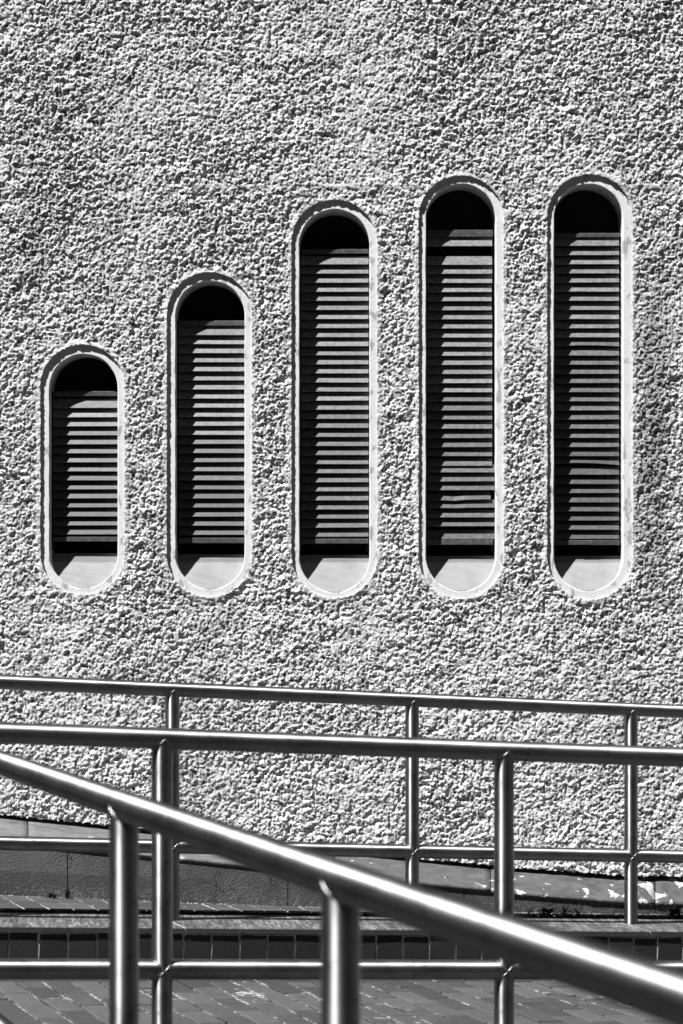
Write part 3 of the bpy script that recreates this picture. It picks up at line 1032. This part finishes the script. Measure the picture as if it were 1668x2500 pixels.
def railing(label, line, s0, s1, posts, gap, foot_z, breaks, breaks_low, up, group='brushed steel tube railings'):
    # line(s) gives the axis of the top rail
    base = line((s0 + s1) / 2); base = Vector((base.x, base.y, foot_z((s0 + s1) / 2)))
    root = tag(empty('railing', base), label, 'railing', group)
    ax = (line(s1) - line(s0)).normalized()
    cuts = [s0] + breaks + [s1]
    for a, b in zip(cuts[:-1], cuts[1:]):
        tube('top_rail', line(a) + ax * 0.0006, line(b) - ax * 0.0006, R, root)
    dn = Vector((0, 0, -gap))
    allp = sorted(posts)
    for p_ in allp:
        top = line(p_); ft = Vector((top.x, top.y, foot_z(p_)))
        po = tube('post', ft, top - Vector((0, 0, R * 0.35)), R * 0.985, root)
        weld(top, Vector((0, 0, 1)), ax, R, po.parent)
    ends = [s0] + allp + [s1]
    for a, b in zip(ends[:-1], ends[1:]):
        if b - a < 0.06: continue
        A = line(a) + dn; B = line(b) + dn
        if a in allp: A = A + ax * R * 0.35
        if b in allp: B = B - ax * R * 0.35
        cs = [c_ for c_ in breaks_low if a < c_ < b]
        prev = A
        for c_ in cs:
            q_ = line(c_) + dn
            tube('mid_rail', prev, q_ - ax * 0.0006, R * 0.97, root); prev = q_ + ax * 0.0006
        tube('mid_rail', prev, B, R * 0.97, root)
        if a in allp: weld(line(a) + dn, -ax, Vector((0, 0, 1)), R * 0.985, root)
        if b in allp: weld(line(b) + dn, ax, Vector((0, 0, 1)), R * 0.985, root)
    return root

# rear railing, standing on the coping
zt = ZC - 0.2966
rear = lambda s: uv(s, 0, zt)
rp = [u_at(421, 0), u_at(1006.6, 0), u_at(1541, 0)]
rp = [rp[0] - 1.76, rp[0] - 0.88] + rp + [rp[2] + 0.88, rp[2] + 1.76]
railing('rear steel railing standing on the coping slabs closest to the roughcast wall', rear, rp[0] - 0.2, rp[-1] + 0.2, rp, 0.543,
        lambda s: ZCOP + SL * s + 0.0005, [u_at(238, 0), u_at(957, 0)], [u_at(60, 0), u_at(927, 0)], None)
# mortar collars where its posts enter the coping
# middle railing, same direction
MX, MY = -834 / F * 5.5, 5.5
def mid(s): return Vector((MX + UX * s, MY + UY * s, ZC - 0.3187 + SL * s))
def ms(px): t = (px - 834) / F; return (t * MY - MX) / (UX - t * UY)
def ground_at(x, y): return ZG + SL * max(-6, min(7, (x - OX) * UX + (y - OY) * UY))
mp = [ms(396), ms(1231)]
mp = [mp[0] - 0.88 * 2, mp[0] - 0.88] + mp + [mp[1] + 0.88, mp[1] + 1.76]
railing('middle steel railing on the brick paving, its rails running level behind the sloping front rail', mid, mp[0] - 0.1, mp[-1] + 0.3, mp, 0.543,
        lambda s: ground_at(mid(s).x, mid(s).y) - 0.01, [ms(480)], [ms(1005)], None)
# front railing, square to the others and coming towards the camera
FX, FY = -834 / F * 4.9, 4.9
f0 = ZC - 412 / F * 4.9; f1 = ZC - 990 / F * 2.167
def front(s): return Vector((FX - VX * s, FY - VY * s, f0 + (f1 - f0) * s / 2.913))
def fs_(px): t = (px - 834) / F; return (t * FY - FX) / (-VX + t * VY)
fp = [-0.42, fs_(303), fs_(832), fs_(832) + 1.0]
railing('blurred steel railing in front, its top rail running diagonally down to the lower right corner', front, -0.45, 3.6, fp, 0.543,
        lambda s: ground_at(front(s).x, front(s).y) - 0.01, [fs_(112), fs_(432)], [], None)

# ------------------------------------------------------------------ weeds and crumbs at the foot of the plinth
def ledge_pt(px, dy=0.0):
    y = face_y(px) - dy
    x = (px - 834) / F * y
    u_ = (x - OX) * UX + (y - OY) * UY
    return Vector((x, y, ZCOP + 0.011 + SL * u_))

def leaf(mb, o, d, L, wd, curl, rr_):
    side = d.cross(Vector((0, 0, 1)))
    if side.length < 1e-3: side = Vector((1, 0, 0))
    side.normalize(); up = side.cross(d).normalized()
    pts = []; n = 5
    for i in range(n + 1):
        t = i / n
        c_ = o + d * (L * t) + Vector((0, 0, -curl * L * t * t))
        ww = wd * math.sin(math.pi * (0.12 + 0.88 * t) ** 0.8) * (1.0 if t < 1 else 0.05)
        pts.append((c_ + side * ww + up * (0.25 * ww), c_, c_ - side * ww + up * (0.25 * ww)))
    V = [p_ for tr in pts for p_ in tr]; Fc = []
    for i in range(n):
        for j in (0, 1):
            a = i * 3 + j; Fc.append((a, a + 1, a + 4, a + 3))
    mb.add(V, Fc)

def weed(px, height, width, nl, label, seed, blades=0, dy=0.012):
    rr_ = random.Random(seed)
    b = ledge_pt(px, dy + 0.012); height *= 1.45; width *= 1.1
    root = tag(empty('weed', b), label, 'weed', 'weeds in the joint between ledge and plinth')
    lf = MB()
    for i in range(nl):
        a = rr_.uniform(math.pi * 0.9, math.pi * 2.1)
        el = rr_.uniform(0.15, 1.25)
        d = Vector((math.cos(a) * math.cos(el) * 1.2, math.sin(a) * math.cos(el) * 0.5, math.sin(el))).normalized()
        o = b + Vector((rr_.uniform(-.3, .3) * width, rr_.uniform(-.006, .004), rr_.uniform(0, .25) * height))
        leaf(lf, o, d, rr_.uniform(0.4, 0.8) * height, rr_.uniform(0.10, 0.2) * height, rr_.uniform(0, .4), rr_)
    lf.build('foliage', M_leaf, root, b)
    st_ = MB()
    for i in range(max(blades, 3)):
        a = rr_.uniform(-0.5, 0.5)
        d = Vector((math.sin(a), -0.15, math.cos(a))).normalized()
        L = height * rr_.uniform(0.7, 1.25)
        o = b + Vector((rr_.uniform(-.15, .15) * width, 0, -0.002))
        leaf(st_, o, d, L, 0.0011, rr_.uniform(-.05, .2), rr_)
    st_.build('stem', M_dry if blades else M_leaf, root, b)
weed(127, 0.028, 0.05, 22, 'leafy weed with thin dry stalks at the plinth foot near the left edge', 1, 9)
weed(163, 0.040, 0.02, 6, 'small upright tuft in the plinth joint just right of the leafy stalky weed', 2, 6)
weed(1292, 0.016, 0.05, 16, 'tiny low weed left of the bushiest weed at the right part of the plinth', 3)
weed(1338, 0.036, 0.045, 30, 'bushiest dark weed at the plinth foot left of the right rear post', 4)
weed(1379, 0.030, 0.03, 16, 'narrow upright weed just right of the bushiest weed', 5)
weed(1409, 0.029, 0.02, 10, 'thin leaning weed nearest the left side of the right rear post', 6)
weed(1650, 0.042, 0.045, 30, 'dark weed at the plinth foot beside the right edge of the photo', 7)

cr = MB(); rc = random.Random(77)
def crumb(px, dy, s):
    c0 = ledge_pt(px, dy) + Vector((0, 0, s * 0.3))
    V = [c0 + Vector((rc.uniform(.5, 1) * s * a, rc.uniform(.5, 1) * s * b_, rc.uniform(.4, .9) * s * c_)) for a, b_, c_ in ((1, 0, 0), (-1, 0, 0), (0, 1, 0), (0, -1, 0), (0, 0, 1), (0, 0, -1))]
    cr.add(V, [(0, 2, 4), (2, 1, 4), (1, 3, 4), (3, 0, 4), (2, 0, 5), (1, 2, 5), (3, 1, 5), (0, 3, 5)])
for i in range(900):
    px = rc.uniform(-60, 1720)
    dens = 0.5 + 0.5 * math.sin(px * 0.021) * math.sin(px * 0.0057 + 1)
    if rc.random() > 0.25 + 0.75 * dens: continue
    crumb(px, abs(rc.gauss(0, 0.011)), rc.uniform(0.0012, 0.0042))
for i in range(90):
    px = rc.uniform(-60, 1720); crumb(px, rc.uniform(0.02, 0.2), rc.uniform(0.0015, 0.003))
tag(cr.build('rubble', M_crumb), 'crumbs of mortar and grit along the foot of the dark plinth', 'rubble', kind='stuff')
